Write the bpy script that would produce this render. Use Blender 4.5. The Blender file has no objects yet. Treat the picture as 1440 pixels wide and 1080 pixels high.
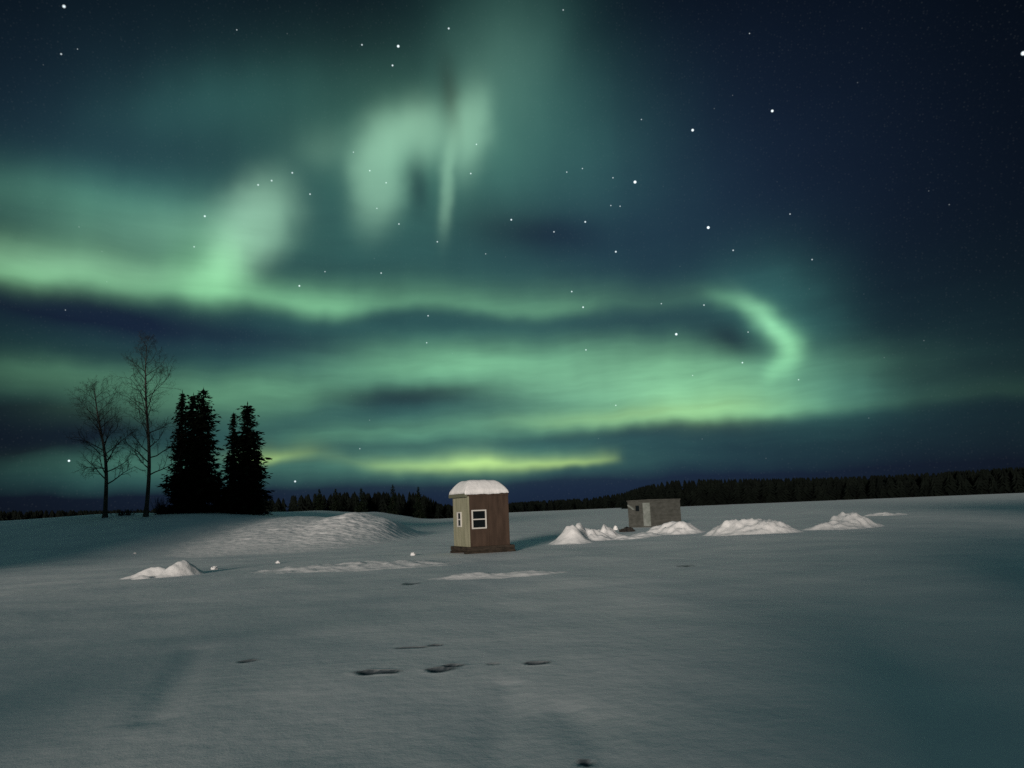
import bpy, bmesh, math, random
import numpy as np
from mathutils import Vector, Matrix, noise

R = math.radians
scene = bpy.context.scene
COL = scene.collection

# ------------------------------------------------------------------ camera
CAM_H = 1.5
PITCH, ROLL, FOC = 9.2, -2.4, 1088.0          # focal length in pixels of a 1440 wide frame
cam_d = bpy.data.cameras.new('camera')
cam = bpy.data.objects.new('camera', cam_d)
COL.objects.link(cam)
CAM_M = Matrix.Rotation(R(90 + PITCH), 3, 'X') @ Matrix.Rotation(R(ROLL), 3, 'Z')
cam.matrix_world = Matrix.Translation((0, 0, CAM_H)) @ CAM_M.to_4x4()
cam_d.sensor_fit = 'HORIZONTAL'
cam_d.sensor_width = 36.0
cam_d.lens = 36.0 * FOC / 1440.0
cam_d.clip_start = 0.1
cam_d.clip_end = 6000
scene.camera = cam

def ray(px, py):
    return (CAM_M @ Vector(((px - 720) / FOC, (540 - py) / FOC, -1))).normalized()

def azel(px, py):
    d = ray(px, py)
    return math.degrees(math.atan2(d.x, d.y)), math.degrees(math.asin(d.z))

def at_dist(px, py, dist):
    d = ray(px, py)
    k = dist / math.hypot(d.x, d.y)
    return Vector((d.x * k, d.y * k, CAM_H + d.z * k))

# ------------------------------------------------------------------ view
scene.view_settings.view_transform = 'Standard'
scene.view_settings.look = 'None'
scene.view_settings.exposure = 0.0
scene.view_settings.gamma = 1.0
scene.view_settings.use_curve_mapping = False
scene.cycles.max_bounces = 4
scene.cycles.use_denoising = False

# ------------------------------------------------------------------ world: night sky, aurora, stars
SUN_EL, SUN_AZ = 7.5, 14.0                    # low light from behind and to the left of the viewer
world = bpy.data.worlds.new('World')
scene.world = world
world.use_nodes = True
NT = world.node_tree
NT.nodes.clear()
LK = NT.links

def nn(t, **kw):
    n = NT.nodes.new(t)
    for k, v in kw.items():
        setattr(n, k, v)
    return n

def setin(n, i, v):
    if v is None:
        return
    if isinstance(v, bpy.types.NodeSocket):
        LK.new(v, n.inputs[i])
    else:
        n.inputs[i].default_value = v

def M(op, a, b=None, c=None, clamp=False):
    n = nn('ShaderNodeMath', operation=op)
    n.use_clamp = clamp
    setin(n, 0, a); setin(n, 1, b); setin(n, 2, c)
    return n.outputs[0]

def VM(op, a, b=None, c=None, out=0, scale=None):
    n = nn('ShaderNodeVectorMath', operation=op)
    setin(n, 0, a); setin(n, 1, b)
    if c is not None:
        setin(n, 2, c)
    if scale is not None:
        setin(n, 3, scale)
    return n.outputs[out]

tc = nn('ShaderNodeTexCoord')
DIR = VM('NORMALIZE', tc.outputs['Generated'])
wn = nn('ShaderNodeTexNoise')
wn.inputs['Scale'].default_value = 7.0
wn.inputs['Detail'].default_value = 3.0
LK.new(DIR, wn.inputs['Vector'])
wob = VM('SUBTRACT', wn.outputs['Color'], (0.5, 0.5, 0.5))
wn2 = nn('ShaderNodeTexNoise')
wn2.inputs['Scale'].default_value = 22.0
wn2.inputs['Detail'].default_value = 2.0
LK.new(DIR, wn2.inputs['Vector'])
wob2 = VM('SUBTRACT', wn2.outputs['Color'], (0.5, 0.5, 0.5))
sx = nn('ShaderNodeSeparateXYZ'); LK.new(DIR, sx.inputs[0])
AZ = M('MULTIPLY', M('ARCTAN2', sx.outputs[0], sx.outputs[1]), 57.29578)
EL = M('MULTIPLY', M('ARCSINE', sx.outputs[2]), 57.29578)
cx = nn('ShaderNodeCombineXYZ'); LK.new(AZ, cx.inputs[0]); LK.new(EL, cx.inputs[1]); cx.inputs[2].default_value = 1.0
P0 = VM('MULTIPLY_ADD', wob, (2.2, 1.3, 0.0), cx.outputs[0])
P = VM('MULTIPLY_ADD', wob2, (0.8, 0.5, 0.0), P0)
ps = nn('ShaderNodeSeparateXYZ'); LK.new(P, ps.inputs[0])
PAZ, PEL = ps.outputs[0], ps.outputs[1]
PU = M('MULTIPLY_ADD', PAZ, 1 / 90.0, 0.5, clamp=True)

acc = {}
def add_to(ch, val, amp):
    acc[ch] = M('MULTIPLY_ADD', val, amp, acc.get(ch, 0.0))

def glow(ch, px, py, sl, ss, ang, amp, p=1.0):
    """a soft patch of light: centre, half sizes along and across, tilt, strength"""
    c = np.array(azel(px, py))
    a = np.array(azel(px + sl * math.cos(R(ang)), py + sl * math.sin(R(ang)))) - c
    b = np.array(azel(px - ss * math.sin(R(ang)), py + ss * math.cos(R(ang)))) - c
    inv = np.linalg.inv(np.stack([a, b], 1))
    o = -inv @ c
    s = VM('DOT_PRODUCT', P, (inv[0, 0], inv[0, 1], o[0]), out=1)
    t = VM('DOT_PRODUCT', P, (inv[1, 0], inv[1, 1], o[1]), out=1)
    d = M('MULTIPLY_ADD', t, t, M('MULTIPLY', s, s))
    if p != 1.0:
        d = M('POWER', d, p)
    add_to(ch, M('POWER', 0.36788, d), amp)

def curve(pts, lo, hi):
    n = nn('ShaderNodeFloatCurve')
    cm = n.mapping
    cv = cm.curves[0]
    pts = sorted(pts)
    q = [(min(1, max(0, x)), (y - lo) / (hi - lo)) for x, y in pts]
    if q[0][0] > 0.001: q.insert(0, (0.0, q[0][1]))
    if q[-1][0] < 0.999: q.append((1.0, q[-1][1]))
    cv.points[0].location = q[0]
    cv.points[1].location = q[-1]
    for x, y in q[1:-1]:
        cv.points.new(x, y)
    for pnt in cv.points:
        pnt.handle_type = 'AUTO_CLAMPED'
    cm.update()
    LK.new(PU, n.inputs['Value'])
    return M('MULTIPLY_ADD', n.outputs[0], hi - lo, lo)

def band(ch, pts, amp, p_up=1.0):
    """a ribbon of aurora; pts = (px, py of its bright line, strength, reach upwards px, reach downwards px)"""
    F, A, U, D = [], [], [], []
    for px, py, am, up, dn in pts:
        az, el = azel(px, py)
        u = az / 90.0 + 0.5
        F.append((u, el)); A.append((u, am))
        U.append((u, azel(px, py - up)[1] - el)); D.append((u, el - azel(px, py + dn)[1]))
    f = curve(F, 0, 45)
    t = M('SUBTRACT', PEL, f)
    up = M('DIVIDE', M('MAXIMUM', t, 0.0), curve(U, 0, 10))
    if p_up != 1.0:
        up = M('POWER', up, p_up)
    dn = M('DIVIDE', M('MINIMUM', t, 0.0), curve(D, 0, 10))
    d = M('MULTIPLY_ADD', dn, dn, up)
    prof = M('POWER', 0.36788, d)
    a = curve(A, 0, 1)
    add_to(ch, M('MULTIPLY', prof, a), amp)

# T teal veil, G green, W pale, Y yellow-green, N navy, K = dark gaps (negative teal)
glow('T', 540, 350, 380, 210, 8, 0.40, 1.3)
glow('T', 600, 560, 640, 120, -2, 0.42)
glow('T', 300, 145, 150, 50, -12, 0.32)
glow('T', 715, 95, 105, 150, 0, 0.55)
glow('T', 160, 290, 200, 55, 6, 0.70)
glow('T', 560, 230, 170, 110, 0, 0.44)
glow('T', 1085, 450, 95, 80, 30, 0.75)
glow('T', 1160, 560, 90, 45, 0, 0.60)
glow('T', 830, 200, 120, 110, 0, 0.26)
glow('T', 170, 660, 150, 40, 0, 0.45)
glow('T', 560, 640, 330, 40, -2, 0.45)
band('G', [(-160, 378, .70, 40, 24), (0, 382, .84, 40, 24), (40, 384, .92, 38, 24), (110, 386, .80, 40, 24), (200, 394, .76, 40, 22), (300, 406, 1.0, 60, 20),
           (350, 414, .80, 34, 18), (400, 424, .82, 22, 16), (450, 432, .95, 26, 15), (500, 431, .72, 24, 15), (560, 424, .54, 24, 13),
           (620, 424, .50, 24, 13), (680, 434, .52, 28, 13), (750, 437, .52, 28, 13), (820, 430, .40, 24, 15), (880, 426, .20, 24, 18),
           (1000, 420, .10, 20, 18), (1100, 420, .0, 20, 18), (1440, 420, 0, 20, 20)], 0.40, 1.6)
glow('W', 80, 374, 200, 24, 4, 0.12)
glow('W', 358, 316, 74, 50, -60, 0.33, 1.6)
glow('W', 250, 320, 130, 36, -8, 0.07)
glow('G', 600, 210, 180, 110, 0, 0.055)
glow('G', 318, 378, 50, 32, -50, 0.22)
glow('G', 170, 305, 200, 40, 8, 0.10)
# upper rays
glow('W', 528, 245, 38, 78, 4, 0.29, 1.6)
glow('W', 592, 190, 40, 44, 0, 0.26, 1.3)
glow('W', 662, 185, 28, 60, 8, 0.28, 1.3)
glow('W', 628, 262, 11, 58, 5, 0.22, 1.2)
glow('W', 560, 180, 60, 36, -25, 0.08)
glow('W', 455, 210, 40, 30, 0, 0.07)
glow('W', 700, 110, 70, 100, 15, 0.055)
# hook on the right
glow('G', 1035, 427, 42, 13, 12, 0.16)
glow('G', 1072, 446, 36, 17, 40, 0.32)
glow('G', 1100, 472, 32, 19, 50, 0.34)
glow('G', 1110, 496, 28, 19, 105, 0.30)
glow('G', 1088, 518, 22, 12, 130, 0.18)
glow('W', 1080, 455, 50, 12, 48, 0.06)
# broad band above the horizon
band('G', [(-100, 560, .0, 40, 20), (330, 600, .05, 40, 20), (420, 612, .20, 18, 14), (500, 610, .42, 18, 14), (560, 606, .46, 16, 16), (640, 602, .46, 20, 16),
           (720, 598, .52, 24, 15), (800, 592, .66, 26, 15), (860, 590, .66, 34, 14), (920, 586, .70, 46, 12), (1000, 582, .92, 52, 11), (1080, 578, .74, 46, 11),
           (1150, 574, .44, 40, 11), (1220, 571, .14, 30, 11), (1300, 562, .07, 24, 14), (1440, 548, .06, 24, 14), (1600, 530, .05, 24, 14)], 0.37, 1.4)
glow('G', 850, 525, 290, 44, -1, 0.28, 1.3)
glow('W', 900, 545, 200, 40, -1, 0.06)
glow('G', 610, 510, 140, 28, 0, 0.18, 1.2)
glow('G', 360, 550, 170, 26, -6, 0.17)
glow('G', 440, 560, 90, 22, -8, 0.08)
glow('G', 130, 530, 200, 24, 2, 0.10)
glow('G', 960, 545, 130, 34, 0, 0.08)
glow('Y', 880, 586, 150, 12, -3, 0.14)
glow('Y', 1000, 572, 110, 22, -3, 0.10)
# low yellow ribbon
band('Y', [(-100, 640, 0, 10, 10), (150, 641, 0, 12, 8), (310, 641, 0.05, 12, 8), (345, 641, .36, 12, 8), (375, 642, .55, 12, 8), (400, 640, .42, 11, 8), (440, 637, .22, 14, 10), (480, 644, .10, 12, 11), (510, 651, .18, 11, 11), (540, 653, .36, 11, 11), (600, 652, .56, 11, 10), (640, 650, .70, 11, 11),
           (672, 648, .95, 12, 12), (710, 650, .72, 11, 11), (770, 651, .66, 9, 8), (830, 646, .50, 9, 7), (870, 642, .22, 9, 7), (890, 640, .0, 9, 8), (1440, 600, 0, 9, 9)], 0.60, 1.4)
glow('G', 640, 652, 200, 22, -2, 0.10)
glow('G', 250, 655, 160, 20, 0, 0.07)
# darker lanes
glow('K', 580, 556, 110, 16, -3, 0.50)
glow('K', 634, 140, 15, 50, -4, 0.42)
glow('K', 583, 265, 16, 36, 0, 0.35)
glow('K', 230, 458, 280, 26, 8, 0.30)
glow('N', 230, 462, 300, 34, 8, 0.45)
glow('K', 1035, 478, 50, 26, 15, 0.55)
glow('K', 640, 620, 300, 9, -3, 0.2)
glow('K', 60, 610, 170, 44, 0, 0.5)
glow('K', 600, 720, 600, 36, -2, 0.7)
glow('K', 740, 320, 110, 38, 6, 0.4)
glow('N', 800, 640, 700, 160, -2, 0.9)
glow('N', 520, 380, 640, 360, 0, 0.9)
glow('N', 640, 690, 520, 40, -2, 0.4)
glow('N', 900, 300, 260, 210, 0, 0.9)
glow('N', 1200, 200, 420, 330, 0, 0.35)
glow('N', 120, 230, 220, 160, 0, 0.6)

glow('D', 1032, 478, 62, 26, 15, 0.75)
glow('D', 585, 556, 120, 17, -3, 0.40)
glow('D', 584, 268, 15, 38, 0, 0.45)
glow('D', 250, 460, 260, 16, 8, 0.35)
acc['D'] = M('SUBTRACT', 1.0, acc['D'], clamp=True)
acc['G'] = M('MULTIPLY', acc['G'], acc['D'])
acc['W'] = M('MULTIPLY', acc['W'], acc['D'])

# rays and mottling inside the light
rn = nn('ShaderNodeTexNoise')
rn.inputs['Scale'].default_value = 1.0
rn.inputs['Detail'].default_value = 2.0
LK.new(VM('MULTIPLY', cx.outputs[0], (0.28, 0.07, 0.0)), rn.inputs['Vector'])
rays = M('MULTIPLY_ADD', rn.outputs[0], 0.34, 0.83)
teal = M('MAXIMUM', M('SUBTRACT', acc['T'], acc['K']), 0.0)
wp = nn('ShaderNodeTexNoise')
wp.inputs['Scale'].default_value = 1.0
wp.inputs['Detail'].default_value = 4.0
wp.inputs['Roughness'].default_value = 0.6
LK.new(VM('MULTIPLY', P, (0.05, 0.36, 0.0)), wp.inputs['Vector'])
low = M('SUBTRACT', 1.0, M('MULTIPLY', sx.outputs[2], 2.2), clamp=True)
wisp = M('MULTIPLY_ADD', M('MULTIPLY', M('SUBTRACT', wp.outputs[0], 0.5), low), 1.9, 1.0)
rays = M('MULTIPLY', rays, M('MAXIMUM', wisp, 0.3))
def ctimes(v, col):
    return VM('SCALE', col, scale=v)
sky = ctimes(M('MULTIPLY', teal, rays), (0.033, 0.126, 0.102))
sky = VM('ADD', sky, ctimes(M('MULTIPLY', acc['G'], rays), (0.41, 1.0, 0.47)))
sky = VM('ADD', sky, ctimes(M('MULTIPLY', acc['W'], rays), (0.58, 1.0, 0.66)))
sky = VM('ADD', sky, ctimes(acc['Y'], (0.72, 1.0, 0.22)))
sky = VM('ADD', sky, ctimes(acc['N'], (0.0058, 0.0128, 0.030)))

# unseen glow added overhead, above the frame, to raise the ambient light
over = nn('ShaderNodeMapRange', interpolation_type='SMOOTHSTEP')
LK.new(sx.outputs[2], over.inputs[0])
over.inputs[1].default_value = 0.66; over.inputs[2].default_value = 1.0
over.inputs[3].default_value = 0.0; over.inputs[4].default_value = 1.0
sky = VM('ADD', sky, ctimes(M('MULTIPLY', over.outputs[0], rays), (0.066, 0.150, 0.180)))

# stars
STARS = [(90, 9, 3.2, .9), (86, 76, 2.0, .5), (109, 69, 1.3, .3), (333, 42, 1.5, .4), (631, 40, 2.3, .7), (509, 63, 2.0, .6), (560, 65, 3.0, 1.2),
         (552, 92, 2.2, .8), (792, 14, 1.8, .4), (1086, 156, 2.9, 1.3), (974, 183, 3.0, 1.3), (893, 256, 3.4, 1.6), (996, 320, 3.2, 1.6), (951, 470, 3.0, 1.2),
         (1439, 75, 4.0, 1.4), (719, 309, 2.2, .9), (823, 312, 2.2, .9), (866, 354, 2.3, .9), (779, 326, 1.9, .6), (615, 340, 1.9, .6), (662, 244, 2.0, .6),
         (670, 203, 1.8, .5), (520, 240, 1.9, .5), (543, 257, 1.8, .5), (530, 293, 1.7, .4), (561, 315, 1.9, .6), (497, 214, 1.6, .4), (363, 260, 2.3, .5),
         (382, 254, 2.3, .5), (411, 243, 2.2, .6), (436, 273, 2.0, .6), (288, 304, 2.4, .7), (273, 347, 1.9, .4), (421, 402, 2.2, .8), (457, 382, 1.7, .4),
         (536, 384, 1.9, .6), (602, 444, 1.9, .6), (804, 410, 2.0, .7), (820, 432, 2.2, .8), (824, 492, 1.9, .6), (866, 570, 1.7, .5), (600, 482, 1.8, .5),
         (990, 429, 1.9, .6), (1044, 510, 2.0, .7), (930, 427, 1.7, .5), (1031, 352, 1.9, .6), (1111, 301, 1.7, .5), (97, 648, 2.4, 1.2), (415, 677, 2.4, .9),
         (859, 289, 1.6, .5), (872, 290, 1.6, .5), (862, 250, 1.7, .5), (797, 242, 1.7, .5), (819, 237, 1.6, .5), (902, 168, 1.6, .4), (1142, 365, 1.8, .5),
         (1054, 47, 1.4, .4), (1123, 534, 1.7, .5), (506, 631, 1.6, .4), (92, 436, 1.3, .3), (683, 357, 1.5, .4), (1052, 467, 1.6, .5), (974, 528, 1.5, .4)]
star = None
for px, py, rad, br in STARS:
    d = ray(px, py)
    s = VM('DISTANCE', DIR, tuple(d), out=1)
    v = M('MULTIPLY_ADD', s, -FOC / (rad * 0.68), 1.0, clamp=True)
    star = M('MULTIPLY_ADD', v, br * 1.6, star if star is not None else 0.0)
vor = nn('ShaderNodeTexVoronoi')
vor.inputs['Scale'].default_value = 55.0
LK.new(DIR, vor.inputs['Vector'])
vs = nn('ShaderNodeSeparateXYZ'); LK.new(vor.outputs['Color'], vs.inputs[0])
pick = M('POWER', vs.outputs[0], 9.0)
dots = M('MULTIPLY_ADD', vor.outputs['Distance'], -1 / 0.055, 1.0, clamp=True)
star = M('MULTIPLY_ADD', M('MULTIPLY', dots, pick), 0.30, star)
# countless faint stars below naked-eye brightness
vor2 = nn('ShaderNodeTexVoronoi')
vor2.inputs['Scale'].default_value = 330.0
LK.new(DIR, vor2.inputs['Vector'])
vs2 = nn('ShaderNodeSeparateXYZ'); LK.new(vor2.outputs['Color'], vs2.inputs[0])
dots2 = M('MULTIPLY_ADD', vor2.outputs['Distance'], -1 / 0.42, 1.0, clamp=True)
star = M('MULTIPLY_ADD', M('MULTIPLY', dots2, M('POWER', vs2.outputs[0], 3.0)), 0.013, star)
sky = VM('ADD', sky, ctimes(star, (0.85, 0.97, 1.0)))

bg_a = nn('ShaderNodeBackground')
LK.new(sky, bg_a.inputs['Color'])
bg_a.inputs['Strength'].default_value = 1.0
st = nn('ShaderNodeTexSky')
st.sky_type = 'NISHITA'
st.sun_disc = False
st.sun_elevation = R(SUN_EL)
st.sun_rotation = R(180 + SUN_AZ)
bg_s = nn('ShaderNodeBackground')
LK.new(st.outputs[0], bg_s.inputs['Color'])
bg_s.inputs['Strength'].default_value = 0.0005
ad = nn('ShaderNodeAddShader')
LK.new(bg_s.outputs[0], ad.inputs[0]); LK.new(bg_a.outputs[0], ad.inputs[1])
wo = nn('ShaderNodeOutputWorld')
LK.new(ad.outputs[0], wo.inputs['Surface'])
world.cycles.sampling_method = 'MANUAL'
world.cycles.sample_map_resolution = 512

# ------------------------------------------------------------------ sun lamp (stands in for an unseen artificial light behind the viewer)
sun_d = bpy.data.lights.new('sun', 'SUN')
sun_d.energy = 2.8
sun_d.angle = R(8.0)
sun_d.color = (1.0, 0.90, 0.80)
sun = bpy.data.objects.new('sun', sun_d)
COL.objects.link(sun)
tr = Vector((math.sin(R(SUN_AZ)) * math.cos(R(SUN_EL)), math.cos(R(SUN_AZ)) * math.cos(R(SUN_EL)), -math.sin(R(SUN_EL))))
sun.rotation_euler = tr.to_track_quat('-Z', 'Y').to_euler()
sun.location = -tr * 60

SKY_ONLY = False
#BODY#
# ------------------------------------------------------------------ materials
def mat(name, col, rough=0.8, spec=0.3):
    m = bpy.data.materials.new(name)
    m.use_nodes = True
    b = m.node_tree.nodes['Principled BSDF']
    b.inputs['Base Color'].default_value = (*col, 1)
    b.inputs['Roughness'].default_value = rough
    b.inputs['Specular IOR Level'].default_value = spec
    return m

def noise_node(m, scale, detail=4, vec=None, coord='Object'):
    t = m.node_tree
    n = t.nodes.new('ShaderNodeTexNoise')
    n.inputs['Scale'].default_value = scale
    n.inputs['Detail'].default_value = detail
    c = t.nodes.new('ShaderNodeTexCoord')
    if vec:
        mp = t.nodes.new('ShaderNodeMapping')
        mp.inputs['Scale'].default_value = vec
        t.links.new(c.outputs[coord], mp.inputs[0]); t.links.new(mp.outputs[0], n.inputs['Vector'])
    else:
        t.links.new(c.outputs[coord], n.inputs['Vector'])
    return n

def vary(m, a, b, scale, detail=4, lo=0.35, hi=0.65, vec=None):
    n = noise_node(m, scale, detail, vec)
    r = m.node_tree.nodes.new('ShaderNodeValToRGB')
    r.color_ramp.elements[0].position = lo; r.color_ramp.elements[0].color = (*a, 1)
    r.color_ramp.elements[1].position = hi; r.color_ramp.elements[1].color = (*b, 1)
    m.node_tree.links.new(n.outputs[0], r.inputs[0])
    m.node_tree.links.new(r.outputs[0], m.node_tree.nodes['Principled BSDF'].inputs['Base Color'])

def bump(m, scale, dist, detail=4, vec=None, prev=None, strength=1.0):
    n = noise_node(m, scale, detail, vec)
    b = m.node_tree.nodes.new('ShaderNodeBump')
    b.inputs['Distance'].default_value = dist
    b.inputs['Strength'].default_value = strength
    m.node_tree.links.new(n.outputs[0], b.inputs['Height'])
    if prev:
        m.node_tree.links.new(prev.outputs[0], b.inputs['Normal'])
    m.node_tree.links.new(b.outputs[0], m.node_tree.nodes['Principled BSDF'].inputs['Normal'])
    return b

SNOW = mat('snow', (0.80, 0.82, 0.84), 0.75, 0.25)
_b = bump(SNOW, 0.35, 0.05, 3)
_b = bump(SNOW, 1.6, 0.016, 5, vec=(1.4, .7, 1), prev=_b)
_b = bump(SNOW, 7.0, 0.006, 4, prev=_b)
bump(SNOW, 60.0, 0.0015, 2, prev=_b)
def add_print_shade(m):
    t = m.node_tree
    a = t.nodes.new('ShaderNodeAttribute'); a.attribute_name = 'print_shade'
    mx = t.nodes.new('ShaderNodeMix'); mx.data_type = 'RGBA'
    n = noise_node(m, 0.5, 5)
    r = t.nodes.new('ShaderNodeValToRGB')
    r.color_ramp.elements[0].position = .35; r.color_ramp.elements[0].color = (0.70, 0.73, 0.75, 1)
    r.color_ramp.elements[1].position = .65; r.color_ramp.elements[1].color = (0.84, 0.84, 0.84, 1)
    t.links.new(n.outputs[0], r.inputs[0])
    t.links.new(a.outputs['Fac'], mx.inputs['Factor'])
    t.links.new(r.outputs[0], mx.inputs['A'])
    mx.inputs['B'].default_value = (0.07, 0.09, 0.105, 1)  # dark colour painted into the footprints in place of shade
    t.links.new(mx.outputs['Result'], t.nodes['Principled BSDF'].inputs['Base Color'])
add_print_shade(SNOW)
HEAP = mat('heaped_snow', (0.84, 0.83, 0.83), 0.8, 0.2)
_b = bump(HEAP, 4.0, 0.03, 4)
bump(HEAP, 30.0, 0.005, 3, prev=_b)
NEEDLE = mat('needles', (0.012, 0.022, 0.012), 0.8, 0.1)
vary(NEEDLE, (0.006, 0.010, 0.006), (0.016, 0.026, 0.014), 1.4)
BARK = mat('bark', (0.06, 0.045, 0.035), 0.9, 0.1)
vary(BARK, (0.014, 0.011, 0.009), (0.035, 0.028, 0.022), 3.0)
BIRCH = mat('birch_bark', (0.22, 0.21, 0.19), 0.9, 0.1)
vary(BIRCH, (0.05, 0.05, 0.046), (0.11, 0.11, 0.10), 2.0, vec=(1, 1, .4))
TWIG = mat('twigs', (0.035, 0.03, 0.028), 0.9, 0.1)
def siding(name, a, b, pitch):
    """painted wooden siding with upright board joints and worn streaks"""
    m = mat(name, a, 0.75, 0.25)
    vary(m, a, b, 2.2, 5, vec=(2.5, 2.5, 0.5))
    t = m.node_tree
    c = t.nodes.new('ShaderNodeTexCoord')
    w = t.nodes.new('ShaderNodeTexWave')
    w.wave_type = 'BANDS'; w.bands_direction = 'DIAGONAL'; w.wave_profile = 'SAW'
    mp = t.nodes.new('ShaderNodeMapping'); mp.inputs['Scale'].default_value = (1, 1, 0)
    t.links.new(c.outputs['Object'], mp.inputs[0]); t.links.new(mp.outputs[0], w.inputs['Vector'])
    w.inputs['Scale'].default_value = pitch
    w.inputs['Distortion'].default_value = 0.2
    bp = t.nodes.new('ShaderNodeBump'); bp.inputs['Distance'].default_value = 0.012
    t.links.new(w.outputs['Fac'], bp.inputs['Height'])
    t.links.new(bp.outputs[0], t.nodes['Principled BSDF'].inputs['Normal'])
    return m
BROWN = siding('brown_boards', (0.044, 0.028, 0.020), (0.070, 0.045, 0.032), 1.6)
OLIVE = siding('olive_boards', (0.235, 0.235, 0.16), (0.32, 0.31, 0.22), 1.6)
DARKWOOD = mat('dark_timber', (0.035, 0.028, 0.022), 0.85, 0.2)
vary(DARKWOOD, (0.022, 0.018, 0.014), (0.055, 0.042, 0.032), 4.0, vec=(1, 1, 4))
bump(DARKWOOD, 14, 0.01)
WHITE = mat('white_paint', (0.60, 0.58, 0.54), 0.5, 0.3)
TRIM = mat('olive_trim', (0.14, 0.145, 0.10), 0.7, 0.3)
GLASS = mat('dark_window_glass', (0.008, 0.010, 0.012), 0.12, 0.5)
GREY = mat('grey_plywood', (0.10, 0.095, 0.075), 0.85, 0.2)
vary(GREY, (0.066, 0.068, 0.060), (0.10, 0.102, 0.092), 2.0, vec=(1, 1, 3))
bump(GREY, 8, 0.01)
PALE = mat('pale_door', (0.34, 0.37, 0.34), 0.7, 0.3)
vary(PALE, (0.17, 0.19, 0.17), (0.27, 0.29, 0.27), 3.0)
TAR = mat('tar_paper', (0.03, 0.03, 0.028), 0.9, 0.1)
METAL = mat('bare_metal', (0.5, 0.5, 0.5), 0.35, 0.5)
METAL.node_tree.nodes['Principled BSDF'].inputs['Metallic'].default_value = 0.8
STONE = mat('dark_stone', (0.025, 0.024, 0.023), 0.9, 0.1)
vary(STONE, (0.015, 0.015, 0.015), (0.05, 0.045, 0.04), 5.0)

# ------------------------------------------------------------------ object helpers
def link(o, parent=None):
    COL.objects.link(o)
    if parent is not None:
        o.parent = parent
    return o

def tag(o, label=None, cat=None, group=None, kind=None):
    if label: o['label'] = label
    if cat: o['category'] = cat
    if group: o['group'] = group
    if kind: o['kind'] = kind
    return o

def empty(name, loc, rz=0.0):
    o = bpy.data.objects.new(name, None)
    o.empty_display_size = 0.3
    o.location = loc
    o.rotation_euler = (0, 0, rz)
    return link(o)

def from_pydata(name, verts, faces, m, parent=None, smooth=False, loc=None):
    me = bpy.data.meshes.new(name)
    me.from_pydata(verts, [], faces)
    me.materials.append(m)
    if smooth:
        me.polygons.foreach_set('use_smooth', [True] * len(me.polygons))
    me.update()
    o = bpy.data.objects.new(name, me)
    if loc is not None:
        o.location = loc
    return link(o, parent)

def from_bm(name, bm, m, parent=None, smooth=False, bevel=0.0):
    if bevel:
        bmesh.ops.bevel(bm, geom=bm.edges[:], offset=bevel, segments=2, affect='EDGES', clamp_overlap=True)
    me = bpy.data.meshes.new(name)
    bm.to_mesh(me); bm.free()
    me.materials.append(m)
    if smooth:
        me.polygons.foreach_set('use_smooth', [True] * len(me.polygons))
    o = bpy.data.objects.new(name, me)
    return link(o, parent)

def box(bm, x0, x1, y0, y1, z0, z1):
    v = [bm.verts.new(p) for p in ((x0, y0, z0), (x1, y0, z0), (x1, y1, z0), (x0, y1, z0), (x0, y0, z1), (x1, y0, z1), (x1, y1, z1), (x0, y1, z1))]
    for f in ((3, 2, 1, 0), (4, 5, 6, 7), (0, 1, 5, 4), (1, 2, 6, 5), (2, 3, 7, 6), (3, 0, 4, 7)):
        bm.faces.new([v[i] for i in f])

# ------------------------------------------------------------------ ground
def sstep(a, b, x):
    t = np.clip((x - a) / (b - a), 0, 1)
    return t * t * (3 - 2 * t)

rng = np.random.default_rng(7)
WAVES = [(rng.uniform(0, 2 * math.pi), rng.uniform(0, 2 * math.pi), wl) for wl in np.geomspace(1.2, 24, 22)]
def ripple(x, y):
    z = np.zeros_like(x)
    for a, ph, wl in WAVES:
        k = 2 * math.pi / wl
        z += 0.0016 * wl ** 0.75 * np.sin(k * (x * math.cos(a) + 0.6 * y * math.sin(a)) + ph + 0.8 * np.sin(0.31 * k * y + ph))
    return z

def base_h(x, y):
    x = np.asarray(x, float); y = np.asarray(y, float)
    d = np.hypot(x, y)
    bank = 2.36 * sstep(6, 24, -x - 0.10 * (y - 60)) * sstep(34, 60, y)
    return bank + ripple(x, y) * (1 - sstep(60, 160, d)) + 0.5 * bank * 0.1 * np.sin(x * 0.35 + y * .1)

def ground_pt(px, py):
    d = ray(px, py)
    lo = None
    t = 2.0
    while t < 900:
        p = Vector((0, 0, CAM_H)) + d * t
        if p.z <= float(base_h(p.x, p.y)):
            return p
        t *= 1.004
    return None

FOOT = []   # (x, y, half length, half width, angle, depth)
def foot(px, py, lpx, wid, ang, depth):
    p = ground_pt(px, py)
    FOOT.append((p.x, p.y, lpx / FOC * math.hypot(p.x, p.y) / 2, wid * 1.1, R(ang), depth))
foot(522, 946, 36, .055, -6, .05); foot(546, 945, 22, .05, 16, .045); foot(618, 942, 30, .055, 12, .055); foot(638, 937, 20, .045, 22, .045)
foot(755, 933, 24, .045, -2, .045); foot(580, 911, 38, .026, 3, .035); foot(612, 908, 16, .03, 0, .035)
foot(348, 930, 20, .045, 12, .035); foot(693, 934, 14, .03, 0, .02); foot(966, 797, 22, .07, -3, .06); foot(578, 821, 18, .06, 4, .05); foot(822, 1073, 16, .03, 10, .04)
RUTS = [(ground_pt(278, 912), ground_pt(214, 1010), .20, .022), (ground_pt(716, 962), ground_pt(690, 1075), .16, .016), (ground_pt(800, 1000), ground_pt(860, 1075), .16, .014)]

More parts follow.
